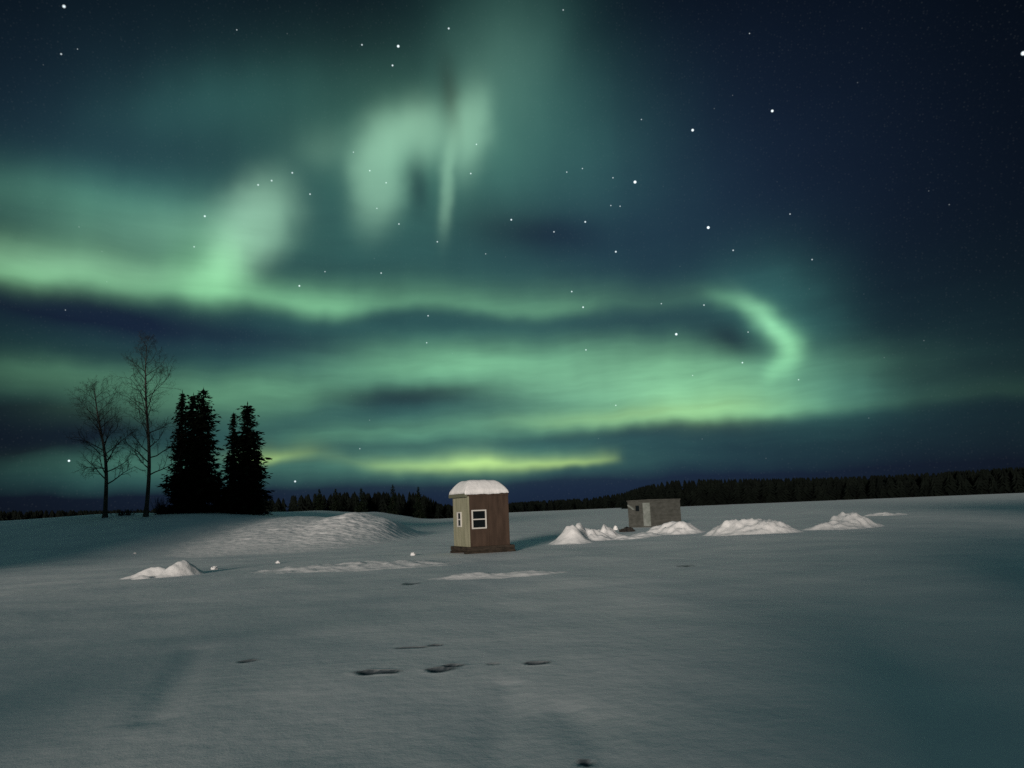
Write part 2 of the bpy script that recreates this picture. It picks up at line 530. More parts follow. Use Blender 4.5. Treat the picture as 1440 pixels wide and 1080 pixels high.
def foot_h(x, y):
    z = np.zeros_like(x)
    foot_shade = np.zeros_like(x)
    for fx, fy, L, W, a, dep in FOOT:
        m = (np.abs(x - fx) < L * 2.5 + .2) & (np.abs(y - fy) < L * 2 + .3)
        if not m.any():
            continue
        dx, dy = x[m] - fx, y[m] - fy
        u = (dx * math.cos(a) + dy * math.sin(a)) / L
        v = (-dx * math.sin(a) + dy * math.cos(a)) / (W * (1.6 if dep < .08 else 1.6))
        wob_ = 0.25 * np.sin(dx * 31 + fx * 9) + 0.2 * np.sin(dy * 40 + fy * 7)
        r = np.sqrt(u * u + v * v) + wob_ * .5
        foot_shade[m] = np.maximum(foot_shade[m], (1 - sstep(1.0, 1.7, r)) * min(1, dep / .04))
        z[m] += -dep * .5 * (1 - sstep(0.55, 1.15, r)) + dep * .10 * np.exp(-((r - 1.4) / .3) ** 2)
    for a, b, w, dep in RUTS:
        ex, ey = b.x - a.x, b.y - a.y
        L2 = ex * ex + ey * ey
        t = np.clip(((x - a.x) * ex + (y - a.y) * ey) / L2, 0, 1)
        dd = np.hypot(x - a.x - t * ex, y - a.y - t * ey)
        z -= dep * np.exp(-(dd / w) ** 2)
    return z, foot_shade

def grade(lo, hi, step, far, growth):
    c = list(np.arange(lo, hi + step / 2, step))
    s, v = step, hi
    while v < far:
        s *= growth; v += s; c.append(v)
    s, v = step, lo
    pre = []
    while v > -far:
        s *= growth; v -= s; pre.append(v)
    return np.array(pre[::-1] + c)

gx = grade(-5.5, 5.5, 0.035, 2600, 1.06)
gy = grade(3.6, 11.5, 0.035, 2600, 1.05)
X, Y = np.meshgrid(gx, gy)
FH, FOOT_SHADE = foot_h(X, Y)
Z = base_h(X, Y) + FH
Z -= 60 * sstep(900, 2600, np.hypot(X, Y)) * 0
nx, ny = len(gx), len(gy)
me = bpy.data.meshes.new('snowy_ground')
V = np.stack([X, Y, Z], -1).reshape(-1, 3).astype(np.float32)
i = (np.arange(ny - 1)[:, None] * nx + np.arange(nx - 1)[None]).reshape(-1)
F = np.stack([i, i + 1, i + nx + 1, i + nx], 1).astype(np.int32)
me.vertices.add(len(V)); me.vertices.foreach_set('co', V.ravel())
me.loops.add(F.size); me.loops.foreach_set('vertex_index', F.ravel())
me.polygons.add(len(F)); me.polygons.foreach_set('loop_start', np.arange(len(F), dtype=np.int32) * 4)
me.polygons.foreach_set('use_smooth', np.ones(len(F), dtype=bool))
me.update(calc_edges=True)
att = me.attributes.new('print_shade', 'FLOAT', 'POINT')      # shade inside the footprints, painted in as a darker snow colour
att.data.foreach_set('value', FOOT_SHADE.astype(np.float32).ravel())
me.materials.append(SNOW)
tag(link(bpy.data.objects.new('snowy_ground', me)), kind='structure')

# ------------------------------------------------------------------ snow heaps
def fbm(x, y, s, seed):
    return noise.fractal(Vector((x * s + seed * 13.7, y * s - seed * 7.1, seed * 3.3)), 0.9, 2.1, 5)

def heap(label, blobs, rough, seed, px_res=0.09, sharp=1.0, group='ploughed snow heaps on the lake', sink=0.06, name='snow_heap', soft=4.0):
    """blobs = (px, py on the ground, half width across m, half depth m, height m, tilt of its plan deg, flatness)"""
    bl = []
    for px, py, rx, ry, h, a, p in blobs:
        g = ground_pt(px, py) if not isinstance(py, Vector) else py
        bl.append((g.x, g.y, rx * .88, ry * 1.15, h * .76, R(a), p))
    x0 = min(b[0] - 1.7 * max(b[2], b[3]) for b in bl); x1 = max(b[0] + 1.7 * max(b[2], b[3]) for b in bl)
    y0 = min(b[1] - 1.7 * max(b[2], b[3]) for b in bl); y1 = max(b[1] + 1.7 * max(b[2], b[3]) for b in bl)
    cx_, cy_ = (x0 + x1) / 2, (y0 + y1) / 2
    nx_, ny_ = int((x1 - x0) / px_res) + 2, int((y1 - y0) / px_res) + 2
    hgt = {}
    vid, verts, faces = {}, [], []
    g0 = float(base_h(cx_, cy_))
    for j in range(ny_ + 1):
        for i_ in range(nx_ + 1):
            x = x0 + (x1 - x0) * i_ / nx_; y = y0 + (y1 - y0) * j / ny_
            n1 = fbm(x, y, 0.9, seed); n2 = fbm(x, y, 3.1, seed + 5)
            top = 0.0
            for bx, by, rx, ry, h, a, p in bl:
                dx, dy = x - bx + (.04 + .4 * rough) * rx * n1, y - by + (.02 + .25 * rough) * ry * n2
                u = (dx * math.cos(a) + dy * math.sin(a)) / rx
                v = (-dx * math.sin(a) + dy * math.cos(a)) / ry
                r2 = u * u + v * v
                if r2 < 6:
                    top += (h * math.exp(-r2 ** p * 1.3)) ** soft
            top = top ** (1 / soft)
            if rough > .1:
                lump = noise.voronoi(Vector((x * 2.6, y * 2.6, seed)))[0][0]
                lump2 = noise.voronoi(Vector((x * 6.0, y * 6.0, seed + 4)))[0][0]
                top *= 1 + rough * (.34 * (.42 - lump) + .26 * (.42 - lump2))
            top *= 1 + .7 * rough * (n1 * .6 + n2 * .4)
            if n2 < 0:
                top *= 1 + .15 * rough * n2
            z = top - sink
            hgt[(i_, j)] = (x, y, float(base_h(x, y)) + z, z > -sink * .35)
    def gv(k):
        if k not in vid:
            vid[k] = len(verts)
            q = hgt[k]
            verts.append((q[0] - cx_, q[1] - cy_, q[2] - g0))
        return vid[k]
    for j in range(ny_):
        for i_ in range(nx_):
            ks = [(i_, j), (i_ + 1, j), (i_ + 1, j + 1), (i_, j + 1)]
            if any(hgt[k][3] for k in ks):
                faces.append([gv(k) for k in ks])
    # one connected piece only
    par = list(range(len(verts)))
    def find(a):
        while par[a] != a:
            par[a] = par[par[a]]; a = par[a]
        return a
    for fc in faces:
        r0 = find(fc[0])
        for q in fc[1:]:
            par[find(q)] = r0
    cnt = {}
    for fc in faces:
        cnt[find(fc[0])] = cnt.get(find(fc[0]), 0) + 1
    best = max(cnt, key=cnt.get)
    faces = [fc for fc in faces if find(fc[0]) == best]
    used = sorted({q for fc in faces for q in fc})
    re_ = {q: k for k, q in enumerate(used)}
    verts = [verts[q] for q in used]
    faces = [[re_[q] for q in fc] for fc in faces]
    o = from_pydata(name, verts, faces, HEAP, smooth=True, loc=(cx_, cy_, g0))
    return tag(o, label, 'snow heap', group)

heap('small peaked white snow heap with two arms, alone at the left', [
    (242, 816, .50, .40, .44, -20, 1.2), (256, 809, .34, .5, .60, -35, 1.1), (269, 801, .26, .4, .66, -42, 1.1), (216, 811, .85, .22, .40, 20, 1.0), (199, 814, .35, .16, .18, 10, 1.0), (279, 812, .42, .13, .22, -30, 1.0)], .36, 3, px_res=.045, sink=.04)
heap('steep white snow cone at the left end of the ragged bank', [
    (803, 764, .80, .7, 1.15, 0, 1.0), (814, 760, .5, .8, 1.15, 0, 1.0), (793, 765, .5, .4, .35, 0, 1.0)], .25, 8)
heap('ragged lumpy snow bank between the white cone and the dark rock', [
    (832, 759, .9, .8, .70, 0, 1.0), (850, 757, 1.0, .7, .80, 0, 1.1), (868, 753, .6, .6, .70, 0, 1.0), (882, 758, 1.2, .5, .28, 8, 1.0)], .75, 12)
heap('pale snow bank piled against the front of the low grey hut', [
    (932, 751, 1.1, .8, .70, 0, 1.3), (954, 750, 1.2, .9, .90, 0, 1.3), (908, 754, 1.0, .6, .35, 12, 1.0)], .40, 17)
heap('long flat white snow heap right of the low grey hut', [
    (1040, 750, 1.5, .9, .82, 0, 1.4), (1082, 749, 1.3, .9, .80, 0, 1.4), (1060, 750, 1.6, .9, .72, 0, 1.4), (1018, 751, .9, .6, .5, 0, 1.2)], .45, 23)
heap('slanted pinkish snow heap farthest right but one, rising to its right side', [
    (1172, 744, 1.4, .8, .60, 8, 1.2), (1195, 742, 1.3, .9, .98, 12, 1.4)], .40, 29)
heap('very low small snow heap farthest to the right', [
    (1240, 725, 1.4, .8, .40, -4, 1.0), (1262, 724, .9, .7, .24, -4, 1.0)], .5, 31)
heap('low smooth snow drift in front of the tall brown hut', [
    (662, 812, 1.1, .45, .20, 12, 1.1), (735, 808, 1.2, .5, .16, 14, 1.1), (752, 798, .5, .4, .12, 0, 1.0)], .5, 37, px_res=.06, sink=.03)
heap('wide low rubbly snow drift left of the tall brown hut', [
    (470, 800, 3.2, 1.1, .20, 4, 1.0), (540, 796, 2.6, 1.2, .26, 0, 1.0), (398, 796, 1.0, .3, .16, 12, 1.0), (590, 792, 1.0, .6, .18, 0, 1.0)], .6, 41, sink=.04)
far_ = at_dist(510, 725, 52)
far2 = at_dist(548, 727, 51)
heap('broad rounded snow heap with its crest against the far woods', [
    (0, Vector((far_.x, far_.y, 0)), 2.9, 9.0, 1.75, 0, 1.0), (0, Vector((far2.x, far2.y, 0)), 1.4, 6.5, .95, 0, 1.0),
    (0, Vector((far_.x - 3.6, far_.y - 2, 0)), 4.0, 9.0, 1.05, 0, 1.0)], .09, 47, soft=1.7, px_res=.12)

def chunk(label, px, py, r, seed, sq=.7):
    p = ground_pt(px, py)
    r *= .68
    bm = bmesh.new()
    bmesh.ops.create_icosphere(bm, subdivisions=3, radius=r)
    for v in bm.verts:
        n = noise.fractal(v.co * (1.6 / r) + Vector((seed * 3.1, 0, seed)), 1.0, 2.0, 4)
        v.co *= 1 + .42 * n
        v.co.z *= sq
    o = from_bm('snow_chunk', bm, HEAP)
    o.location = (p.x, p.y, float(base_h(p.x, p.y)) + r * .25)
    return tag(o, label, 'snow chunk', 'loose snow chunks on the lake')
chunk('bright snow chunk on the drift just left of the tall brown hut', 581, 781, .15, 1)
chunk('tiny snow chunk at the left tip of the wide rubbly drift', 391, 792, .12, 2)
chunk('pale snow chunk right of the small peaked heap at the left', 301, 801, .14, 3)
chunk('tiny snow chunk up behind the small peaked heap, farthest left', 190, 779, .09, 4)
chunk('tiny snow chunk standing up beside the dark rock', 866, 745, .20, 5, 1.5)

# dark lump beside the heaps
p = ground_pt(882, 748)
bm = bmesh.new()
bmesh.ops.create_icosphere(bm, subdivisions=4, radius=1.0)
for v in bm.verts:
    n = noise.fractal(v.co * 1.7 + Vector((4.4, 1, 2)), 1.0, 2.0, 4)
    v.co *= 1 + .35 * n
    v.co = Vector((v.co.x * .40, v.co.y * .28, v.co.z * .19))
o = from_bm('dark_rock', bm, STONE)
o.location = (p.x, p.y, float(base_h(p.x, p.y)) + .06)
tag(o, 'small dark rock half buried in snow in front of the low hut', 'rock')

# ------------------------------------------------------------------ tall hut
def tall_hut():
    foot_px = (660, 779)
    g = ground_pt(*foot_px)
    d = math.hypot(g.x, g.y)
    view = math.atan2(g.x, g.y)
    S = d / FOC                       # metres per photo pixel at the hut
    # local axes: x along the front face to the right, y into the hut; origin at the front left corner
    turn = R(21)
    root = empty('ice_hut', (g.x, g.y, float(base_h(g.x, g.y)) - .02), -view + turn)
    tag(root, 'tall narrow brown hut on a dark sledge base, deep snow on its roof', 'hut')
    W = 57 * S / math.cos(turn); D = 22 * S / math.sin(turn)
    B = 10 * S                        # base height
    H = 79 * S                        # eave height
    # walls
    bm = bmesh.new(); box(bm, 0, W, 0, .04, B, H); box(bm, W - .04, W, .04, D - .04, B, H); box(bm, .04, W, D - .04, D, B, H)
    from_bm('wall', bm, BROWN, root)
    bm = bmesh.new(); box(bm, -.003, .04, .04, D - .04, B, H)
    w = from_bm('side_wall', bm, OLIVE, root); w['label'] = 'pale olive side wall'
    for x, y in ((-.012, -.012),):
        bm = bmesh.new(); box(bm, x, .05, y, -.0, B, H); box(bm, x, -.004, 0, .06, B, H)
        from_bm('corner_trim', bm, OLIVE, root)
    bm = bmesh.new(); box(bm, W - .05, W + .012, -.012, 0, B, H); box(bm, W + .002, W + .012, 0, .06, B, H)
    from_bm('corner_trim', bm, BROWN, root)
    bm = bmesh.new(); box(bm, W * .47, W * .47 + .045, -.014, 0, B, H)
    from_bm('batten', bm, BROWN, root)
    # sledge base
    bm = bmesh.new(); box(bm, -.10, W + .17, -.09, D + .09, .10, B - .002)
    from_bm('base_platform', bm, DARKWOOD, root, bevel=.012)
    for y in (.0, D - .14):
        bm = bmesh.new(); box(bm, -.16, W + .2, y - .08, y + .12, -.12, .098)
        from_bm('runner', bm, DARKWOOD, root, bevel=.015)
    # eaves
    E = .10
    bm = bmesh.new()
    box(bm, -E - .02, -.014, -.03, D + E, H - .02, H + .11)
    from_bm('eaves', bm, TRIM, root, bevel=.01)
    bm = bmesh.new(); box(bm, -.012, W + .02, -.025, D + E, H + .002, H + .109)
    from_bm('fascia', bm, BROWN, root)
    # hipped roof
    bm = bmesh.new()
    z0, z1 = H + .112, H + .34
    lo = [(-E, -E * .4, z0), (W + E * .5, -E * .4, z0), (W + E * .5, D + E * .9, z0), (-E, D + E * .9, z0)]
    hi = [(.30, .30, z1), (W - .30, .30, z1), (W - .30, D - .30, z1), (.30, D - .30, z1)]
    vs = [bm.verts.new(q) for q in lo + hi]
    for f in ((3, 2, 1, 0), (4, 5, 6, 7), (0, 1, 5, 4), (1, 2, 6, 5), (2, 3, 7, 6), (3, 0, 4, 7)):
        bm.faces.new([vs[k] for k in f])
    roof = from_bm('roof', bm, TAR, root)
    # snow on the roof: a thick cap with a rounded brow
    N = 56
    x0, x1, y0, y1 = -E - .03, W + E * .35, -.075, D + E * .9
    verts, faces = [], []
    for j in range(N + 1):
        for i_ in range(N + 1):
            u, v = i_ / N, j / N
            x, y = x0 + (x1 - x0) * u, y0 + (y1 - y0) * v
            e = min(u, 1 - u) * (x1 - x0); f = min(v, 1 - v) * (y1 - y0)
            m_ = min(e, f)
            q = min(1, m_ / .46) if m_ else 0.0
            q = min(1, ((min(1, e / .42) ** -4 + min(1, f / .5) ** -4) / 2) ** -.25) if m_ > 1e-6 else 0.0
            hgt = .06 + .43 * (1 - (1 - q) ** 1.6) + .018 * fbm(x, y, 1.3, 3) - .05 * (u - .4) ** 2 * 2
            k = 0 if m_ > 1e-6 else 1
            verts.append((x + .03 * fbm(x, y, 2, 9) * (1 - q) ** 2, y + .02 * fbm(x, y, 2, 11) * (1 - q) ** 2, z0 + (hgt if not k else -.005 - (.035 + .03 * fbm(x, y, 3, 2) if j == 0 else 0))))
    for j in range(N):
        for i_ in range(N):
            a = j * (N + 1) + i_
            faces.append((a, a + 1, a + N + 2, a + N + 1))
    rim = [i_ for i_ in range(N)] + [(N + 1) * j + N for j in range(N)] + [(N + 1) * N + i_ for i_ in range(N, 0, -1)] + [(N + 1) * j for j in range(N, 0, -1)]
    base = len(verts)
    for k in rim:
        q = verts[k]
        verts.append((q[0] * .97 + .03 * W / 2, q[1] * .97 + .03 * D / 2, z0 + .003 if q[1] > .02 - .075 else q[2] - .004))
    for k in range(len(rim)):
        k2 = (k + 1) % len(rim)
        faces.append((rim[k2], rim[k], base + k, base + k2))
    sc_ = from_pydata('snow_cap', verts, faces, HEAP, root, smooth=True)
    sc_['label'] = 'thick rounded snow lying on the roof'
    # windows: white frame with one bar, dark panes
    def window(origin, ux, w, h, out):
        o_, n_ = Vector(origin), Vector(out)
        ax = Vector(ux)
        def slab(a0, a1, b0, b1, t0, t1, name, m, par, bev=0):
            bm = bmesh.new()
            pts = []
            for t in (t0, t1):
                for a, b in ((a0, b0), (a1, b0), (a1, b1), (a0, b1)):
                    pts.append(bm.verts.new(o_ + ax * a + Vector((0, 0, b)) + n_ * t))
            for f in ((3, 2, 1, 0), (4, 5, 6, 7), (0, 1, 5, 4), (1, 2, 6, 5), (2, 3, 7, 6), (3, 0, 4, 7)):
                bm.faces.new([pts[k] for k in f])
            bmesh.ops.recalc_face_normals(bm, faces=bm.faces[:])
            return bm
        t = .045
        bm = bmesh.new()
        tmp = []
        for a0, a1, b0, b1 in ((0, t, 0, h), (w - t, w, 0, h), (t, w - t, 0, t), (t, w - t, h - t, h)):
            tmp.append(slab(a0, a1, b0, b1, .004, .045, '', None, None))
        out_bm = bmesh.new()
        def merge(dst, srcs):
            for s_ in srcs:
                mm = bpy.data.meshes.new('t'); s_.to_mesh(mm); s_.free(); dst.from_mesh(mm); bpy.data.meshes.remove(mm)
        merge(out_bm, tmp)
        fr = from_bm('window', out_bm, WHITE, root)
        from_bm('crossbar', slab(t, w - t, h * .5 - .02, h * .5 + .02, .004, .036, '', None, None), WHITE, fr)
        for b0, b1 in ((t, h * .5 - .02), (h * .5 + .02, h - t)):
            from_bm('pane', slab(t, w - t, b0, b1, .004, .014, '', None, None), GLASS, fr)
        bm.free()
    zt = 59 * S; zb = 34 * S
    window((4.5 * S / math.cos(turn), 0, zb), (1, 0, 0), 20.5 * S / math.cos(turn), 26 * S, (0, -1, 0))
    # side window, seen at a slant
    w2 = 20.5 * S / math.cos(turn)
    window((0, D * .50 + w2 / 2 - .02, 37 * S), (0, -1, 0), w2 * .72, 21 * S, (-1, 0, 0))
tall_hut()

# ------------------------------------------------------------------ low hut
def low_hut():
    g = at_dist(917, 741, 51.0)
    gz = float(base_h(g.x, g.y))
    S = 51.0 / FOC
    view = math.atan2(g.x, g.y)
    turn = R(44)
    root = empty('ice_hut', (g.x, g.y, gz - .05), -view + turn)
    tag(root, 'low flat roofed grey plywood hut behind a snow bank at the right', 'hut')
    W = 41 * S / math.cos(turn); D = 32 * S / math.sin(turn)
    top = at_dist(917, 704, 51.0).z - gz + .05
    bm = bmesh.new(); box(bm, 0, W, 0, .05, 0.02, top); box(bm, 0, .05, .05, D, 0.02, top); box(bm, W - .05, W, .05, D, 0.02, top); box(bm, .05, W - .05, D - .05, D, 0.02, top)
    from_bm('wall', bm, GREY, root)
    bm = bmesh.new()
    v = [bm.verts.new(q) for q in ((-.04, -.04, top + .002), (W + .04, -.04, top + .002), (W + .04, D + .04, top + .002), (-.04, D + .04, top + .002),
                                   (-.04, -.04, top + .09), (W + .04, -.04, top + .06), (W + .04, D + .04, top + .06), (-.04, D + .04, top + .07))]
    for f in ((3, 2, 1, 0), (4, 5, 6, 7), (0, 1, 5, 4), (1, 2, 6, 5), (2, 3, 7, 6), (3, 0, 4, 7)):
        bm.faces.new([v[k] for k in f])
    from_bm('roof', bm, GREY, root)
    # pale door on the corner end of the left face
    bm = bmesh.new(); box(bm, -.05, -.004, .06, .70, .12, top - .12)
    dr = from_bm('door', bm, PALE, root, bevel=.008); dr['label'] = 'pale narrow door at the front corner'
    bm = bmesh.new(); box(bm, -.09, -.052, .58, .62, top * .48, top * .56)
    from_bm('handle', bm, METAL, dr)
    # dark window with frame
    wy, wz = D * .46, top * .60
    bm = bmesh.new()
    for a0, a1, b0, b1 in ((0, .05, 0, .46), (.41, .46, 0, .46), (.05, .41, 0, .05), (.05, .41, .41, .46)):
        box(bm, -.035, -.004, wy + a0, wy + a1, wz + b0, wz + b1)
    fr = from_bm('window', bm, GREY, root)
    bm = bmesh.new(); box(bm, -.015, -.004, wy + .05, wy + .41, wz + .05, wz + .41)
    from_bm('pane', bm, GLASS, fr)
    # bright bracket near the far corner
    bm = bmesh.new(); box(bm, -.12, -.006, 0, .62, -.05, .05)
    br = from_bm('bracket', bm, PALE, root, bevel=.01)
    br.location = (0, D * .70, top * .70); br.rotation_euler = (R(28), 0, 0)
low_hut()

# ------------------------------------------------------------------ trees
def tube(verts, faces, pts, rads, n=6):
    b = len(verts)
    for k, (p_, r_) in enumerate(zip(pts, rads)):
        d = (pts[min(k + 1, len(pts) - 1)] - pts[max(k - 1, 0)]).normalized()
        a = d.orthogonal().normalized(); c = d.cross(a)
        for q in range(n):
            t = 2 * math.pi * q / n
            verts.append(p_ + (a * math.cos(t) + c * math.sin(t)) * r_)
    for k in range(len(pts) - 1):
        for q in range(n):
            q2 = (q + 1) % n
            faces.append((b + k * n + q, b + k * n + q2, b + (k + 1) * n + q2, b + (k + 1) * n + q))

def spruce_crown(rnd, H, prof, lean=0.0, dens=1.0, clump=1.0, z_lo=.04):
    """drooping boughs, each bough a spray of needle clumps"""
    verts, faces = [], []
    z = z_lo * H
    while z < H * .995:
        t = z / H
        L = prof(t) * (1 + rnd.uniform(-.22, .22))
        nb = max(4, int((7 + 9 * (L / 1.6)) * dens))
        for b in range(nb):
            a = rnd.uniform(0, 2 * math.pi)
            l = L * rnd.uniform(.62, 1.12)
            if rnd.random() < .05:
                l *= 1.3
            droop = rnd.uniform(.12, .38) * (1 - t * .8)
            ca, sa = math.cos(a), math.sin(a)
            ns = max(3, int(l / .16 * dens))
            for s in range(ns):
                f = (s + rnd.random()) / ns
                r_ = l * f
                zz = z - droop * r_ + (.10 * l * f * f) + rnd.gauss(0, .05)
                w = clump * (.12 + .15 * l * (1 - .55 * f)) * rnd.uniform(.7, 1.3)
                cx_, cy_ = r_ * ca + rnd.gauss(0, .05) + lean * t * H * 0.0, r_ * sa + rnd.gauss(0, .05)
                c = Vector((cx_ + lean * t * t * H, cy_, zz))
                # two or three ragged needle tufts
                for q in range(2):
                    ang = a + rnd.uniform(-1.2, 1.2)
                    up = rnd.uniform(-.7, .35)
                    d = Vector((math.cos(ang), math.sin(ang), up)).normalized()
                    s_ = Vector((-math.sin(ang), math.cos(ang), rnd.uniform(-.8, .8))).normalized()
                    k = len(verts)
                    verts += [c - s_ * w * .45, c + d * w * 1.3 + s_ * w * rnd.uniform(-.15, .15), c + s_ * w * .45, c - d * w * .6]
                    faces.append((k, k + 1, k + 2, k + 3))
        z += .17 + .05 * rnd.random()
    for q in range(10):
        zt = H * (1 - .012 * q)
        k = len(verts)
        a = rnd.uniform(0, 6.28)
        c = Vector((lean * H, 0, zt))
        d = Vector((math.cos(a), math.sin(a), .2)) * (.05 + .02 * q)
        verts += [c - d, c + Vector((0, 0, .22)), c + d, c - Vector((0, 0, .2))]
        faces.append((k, k + 1, k + 2, k + 3))
    return verts, faces

def spruce(label, px, py, dist, top_py, half_px, seed, shape, group, lean=0.0, dens=1.0):
    g = at_dist(px, py, dist)
    gz = float(base_h(g.x, g.y))
    H = at_dist(px, top_py, dist).z - gz
    wid = half_px * dist / FOC
    rnd = random.Random(seed)
    root = empty('spruce_tree', (g.x, g.y, gz - .1))
    tag(root, label, 'tree', group)
    v, f = [], []
    pts = [Vector((lean * (k / 8) ** 2 * H, 0, H * .97 * k / 8)) for k in range(9)]
    tube(v, f, pts, [.19 * H / 10 * (1 - .93 * k / 8) + .01 for k in range(9)], 8)
    from_pydata('trunk', v, f, BARK, root, smooth=True)
    v, f = spruce_crown(rnd, H, lambda t: wid * shape(t) * (1 + .16 * math.sin(t * 23 + seed)), lean, dens)
    from_pydata('crown', v, f, NEEDLE, root)
    return root

def column(t):   # old dense spruce: broad below, stays wide, knobby club top
    return max(.22, min(1.0, 1.15 * (1 - t) ** .36) * (.85 + .15 * (1 - t))) * (.80 + .20 * min(1, t / .25)) if t < .95 else .30
def cone(t):
    return max(.06, (1 - t) ** .62)
G1 = 'spruces standing on the left bank'
spruce('dark spruce with a thin pointed top, first of the left clump', 252, 722, 63, 549, 22, 1, cone, G1)
spruce('dark spruce with a leaning knobby top in the middle of the left clump', 270, 722, 64.5, 553, 24, 2, column, G1, lean=-.012)
spruce('tallest broad dark spruce at the right of the left clump', 283, 722, 62.5, 545, 25, 3, column, G1, lean=-.004)
spruce('short slim dark spruce at the left of the pair', 326, 723, 63.5, 580, 18, 4, cone, G1)
spruce('tall broad dark spruce at the right of the pair', 346, 724, 62, 566, 27, 5, column, G1)
spruce('low bushy dark spruce nearest the shore woods, right of the pair', 360, 724, 64.5, 632, 15, 6, column, G1)
spruce('small dark spruce filling the gap between clump and pair', 306, 723, 66, 668, 20, 9, column, G1)

def bush(label, px, py, dist, wpx, hpx, seed):
    g = at_dist(px, py, dist); gz = float(base_h(g.x, g.y)); S = dist / FOC
    rnd = random.Random(seed)
    v, f = [], []
    for k in range(90):
        a = rnd.uniform(0, 6.28); l = rnd.uniform(.4, 1.0)
        p0 = Vector((rnd.gauss(0, .2) * wpx * S, rnd.gauss(0, .15), 0))
        tip = p0 + Vector((math.cos(a) * wpx * S * .45 * rnd.random(), math.sin(a) * .4 * rnd.random(), hpx * S * l))
        mid = (p0 + tip) / 2 + Vector((0, 0, .05))
        tube(v, f, [p0, mid, tip], [.014, .011, .005], 4)
    o = from_pydata('bush', v, f, TWIG, loc=(g.x, g.y, gz - .05))
    return tag(o, label, 'bush', 'bare bushes on the left bank')
bush('small bare bush on the snow between the two birches', 176, 716, 62, 22, 9, 2)
bush('dark bare bush at the left foot of the spruce clump', 226, 720, 62, 20, 24, 3)

def birch(label, px, py, dist, top_px, top_py, seed, fork, spread):
    g = at_dist(px, py, dist); gz = float(base_h(g.x, g.y))
    tp = at_dist(top_px, top_py, dist)
    H = tp.z - gz
    rnd = random.Random(seed)
    root = empty('birch_tree', (g.x, g.y, gz - .1))
    tag(root, label, 'tree', 'bare birches on the left bank')
    tv, tf, bv, bf = [], [], [], []
    lean = (tp - g); lean.z = 0
    def axis(t):
        return lean * (t ** 1.3) + Vector((.10 * math.sin(t * 7 + seed), .10 * math.sin(t * 5), t * H))
    n = 14
    tube(tv, tf, [axis(k / n) for k in range(n + 1)], [.145 * (1 - k / n) ** .8 + .012 + (.06 if k == 0 else 0) for k in range(n + 1)], 8)
    def grow(p0, d, L, r0, lvl):
        segs = 5 if lvl < 2 else 3
        pts = [p0.copy()]
        p_, dd = p0.copy(), d.normalized()
        for s in range(segs):
            dd = (dd + Vector((rnd.gauss(0, .14), rnd.gauss(0, .14), rnd.gauss(.05, .09)))).normalized()
            p_ = p_ + dd * L / segs
            pts.append(p_.copy())
        tube(bv, bf, pts, [max(.003, r0 * (1 - .8 * k / segs)) for k in range(segs + 1)], 5 if lvl < 1 else 3)
        if lvl < 3:
            m = (7, 6, 4)[lvl]
            for q in range(m):
                f = .22 + .78 * (q + rnd.random()) / m
                k = min(segs - 1, int(f * segs)); w = f * segs - k
                st_ = pts[k].lerp(pts[k + 1], w)
                dir_ = (pts[k + 1] - pts[k]).normalized()
                side = dir_.orthogonal(); side.rotate(Matrix.Rotation(rnd.uniform(0, 6.28), 3, dir_))
                nd = dir_ * rnd.uniform(.6, 1.0) + side * rnd.uniform(.5, .9)
                grow(st_, nd, L * rnd.uniform(.32, .52), r0 * .45, lvl + 1)
    nb = 29
    for b in range(nb):
        t = fork + (1 - fork) * (b / nb) ** .9
        a = b * 2.4 + rnd.uniform(-.5, .5)
        el = rnd.uniform(.55, 1.05) if t > .5 else rnd.uniform(.15, .6)
        L = spread(t) * rnd.uniform(.75, 1.15)
        d = Vector((math.cos(a) * math.cos(el), math.sin(a) * math.cos(el), math.sin(el)))
        grow(axis(t), d, L, .05 * (1 - t) + .014, 0)
    from_pydata('trunk', tv, tf, BIRCH, root, smooth=True)
    from_pydata('branches', bv, bf, TWIG, root)
birch('shorter bare birch, leftmost tree on the bank', 150, 722, 61, 136, 545, 11, .26, lambda t: 2.6 * (1 - t) ** .45 * (.6 + .6 * t) + .5)
birch('taller bare birch with an upswept crown beside the spruce clump', 206, 726, 60, 207, 482, 12, .24, lambda t: 2.9 * (1 - t) ** .5 * (.5 + .8 * t) + .6)

# ------------------------------------------------------------------ far woods
WOOD = mat('far_needles', (0.010, 0.017, 0.011), 0.85, 0.1)
vary(WOOD, (0.0016, 0.003, 0.0022), (0.004, 0.0065, 0.0045), 0.3)
def wood(name, label, trees, seed):
    """a far wood that reads as one dark mass"""
    rnd = random.Random(seed)
    v, f = [], []
    for x, y, H, w in trees:
        z0 = float(base_h(x, y)) - .2
        lay = max(6, int(H / .9))
        for k in range(lay):
            t0 = k / lay
            zc = z0 + H * (.02 + .98 * t0)
            rad = w * max(.06, (1 - t0) ** .75) * rnd.uniform(.8, 1.2)
            hh = H / lay * 1.9
            m = 7
            b = len(v)
            v.append((x + rnd.gauss(0, .05), y, min(z0 + H * 1.02, zc + hh)))
            ph = rnd.uniform(0, 6.28)
            for q in range(m * 2):
                rr = rad * (rnd.uniform(.85, 1.25) if q % 2 == 0 else rnd.uniform(.45, .7))
                a = ph + math.pi * q / m
                v.append((x + rr * math.cos(a), y + rr * math.sin(a), zc - (.25 * rad if q % 2 == 0 else -.1 * rad)))
            for q in range(m * 2):
                f.append((b, b + 1 + q, b + 1 + (q + 1) % (m * 2)))
    o = from_pydata(name, v, f, WOOD)
    return tag(o, label, 'wood', kind='stuff')

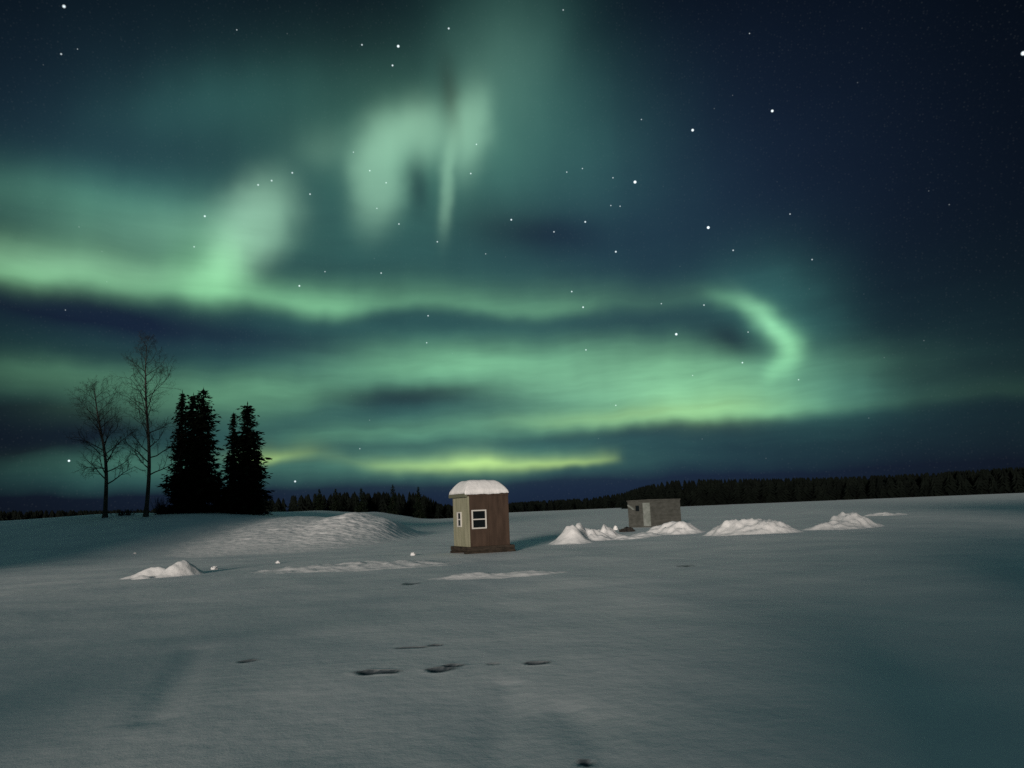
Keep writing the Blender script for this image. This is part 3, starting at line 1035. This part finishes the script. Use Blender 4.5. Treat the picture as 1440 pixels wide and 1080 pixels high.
def interp(px, tab):
    return float(np.interp(px, [a for a, b in tab], [b for a, b in tab]))
rnd = random.Random(5)
TL = [(330, 700), (380, 700), (400, 696), (440, 693), (500, 690), (560, 690), (590, 691), (605, 697), (618, 706), (640, 709), (660, 712)]
tl = []
for k in range(420):
    px = rnd.uniform(-160, 668)
    top = interp(px, TL) if px > 330 else 716
    dist = rnd.uniform(190, 250)
    q = at_dist(px, 720, dist)
    H = at_dist(px, top, dist).z - float(base_h(q.x, q.y))
    tl.append((q.x, q.y, max(3, H * (1 - abs(rnd.gauss(0, .10)))), rnd.uniform(1.3, 2.2)))
wood('spruce_wood', 'dark spruce wood along the shore behind the left heaps and tall hut', tl, 2)
TR = [(600, 712), (700, 707), (760, 703), (830, 699), (880, 691), (900, 684), (940, 675), (980, 673), (1100, 671), (1200, 669), (1300, 664), (1440, 655), (1700, 640)]
trr = []
for k in range(1500):
    px = rnd.uniform(560, 1680)
    dist = rnd.uniform(290, 360) if px > 880 else rnd.uniform(400, 470)
    q = at_dist(px, 705, dist)
    H = at_dist(px, interp(px, TR), dist).z
    trr.append((q.x, q.y, max(3, H * (1 - abs(rnd.gauss(0, .03)) - rnd.choice((0, 0, .12, .25)))), rnd.uniform(2.6, 4.2)))
wood('spruce_wood', 'long dark wood along the far shore of the lake at the right', trr, 3)
G2 = 'spruces rising above the left shore wood'
for lab, px, top in (('lone spruce tip above the shore wood nearest the tall hut', 589, 684), ('slim spruce tip second from the hut above the shore wood', 553, 681),
                     ('faint spruce tip in the middle of the left shore wood', 508, 686), ('spruce tip above the shore wood left of its middle', 472, 687),
                     ('spruce tip nearest the spruce pair above the shore wood', 449, 687)):
    spruce(lab, px, 722, 185, top, 9.0, px, cone, G2, dens=.8)

# unseen wood added behind the viewer to shade part of the snow
def shade_trees():
    rnd = random.Random(77)
    out = []
    def row(n, x0, x1, y0, y1, h0, h1, w0, w1):
        for k in range(n):
            out.append((rnd.uniform(x0, x1), rnd.uniform(y0, y1), rnd.uniform(h0, h1), rnd.uniform(w0, w1)))
    row(160, -95, -34, -30, -12, 18, 25, 2.0, 3.0)
    row(60, -19, -7.5, -12, -9, 2.6, 3.6, .7, 1.0)
    row(60, -6.5, -2.0, -12, -9.5, 1.7, 2.1, .5, .8)
    row(26, -2.6, 1, -13, -9.5, 2.8, 4.8, .7, 1.1)
    row(45, 1, 5, -13, -9.5, 4.6, 6.2, .9, 1.3)
    row(45, 4, 12, -14, -10, 5.5, 7.5, 1.1, 1.5)
    row(120, 14, 70, -26, -12, 14, 20, 1.8, 2.8)
    return out
wood('spruce_wood', 'unseen added wood behind the viewer, shading the snow', shade_trees(), 4)
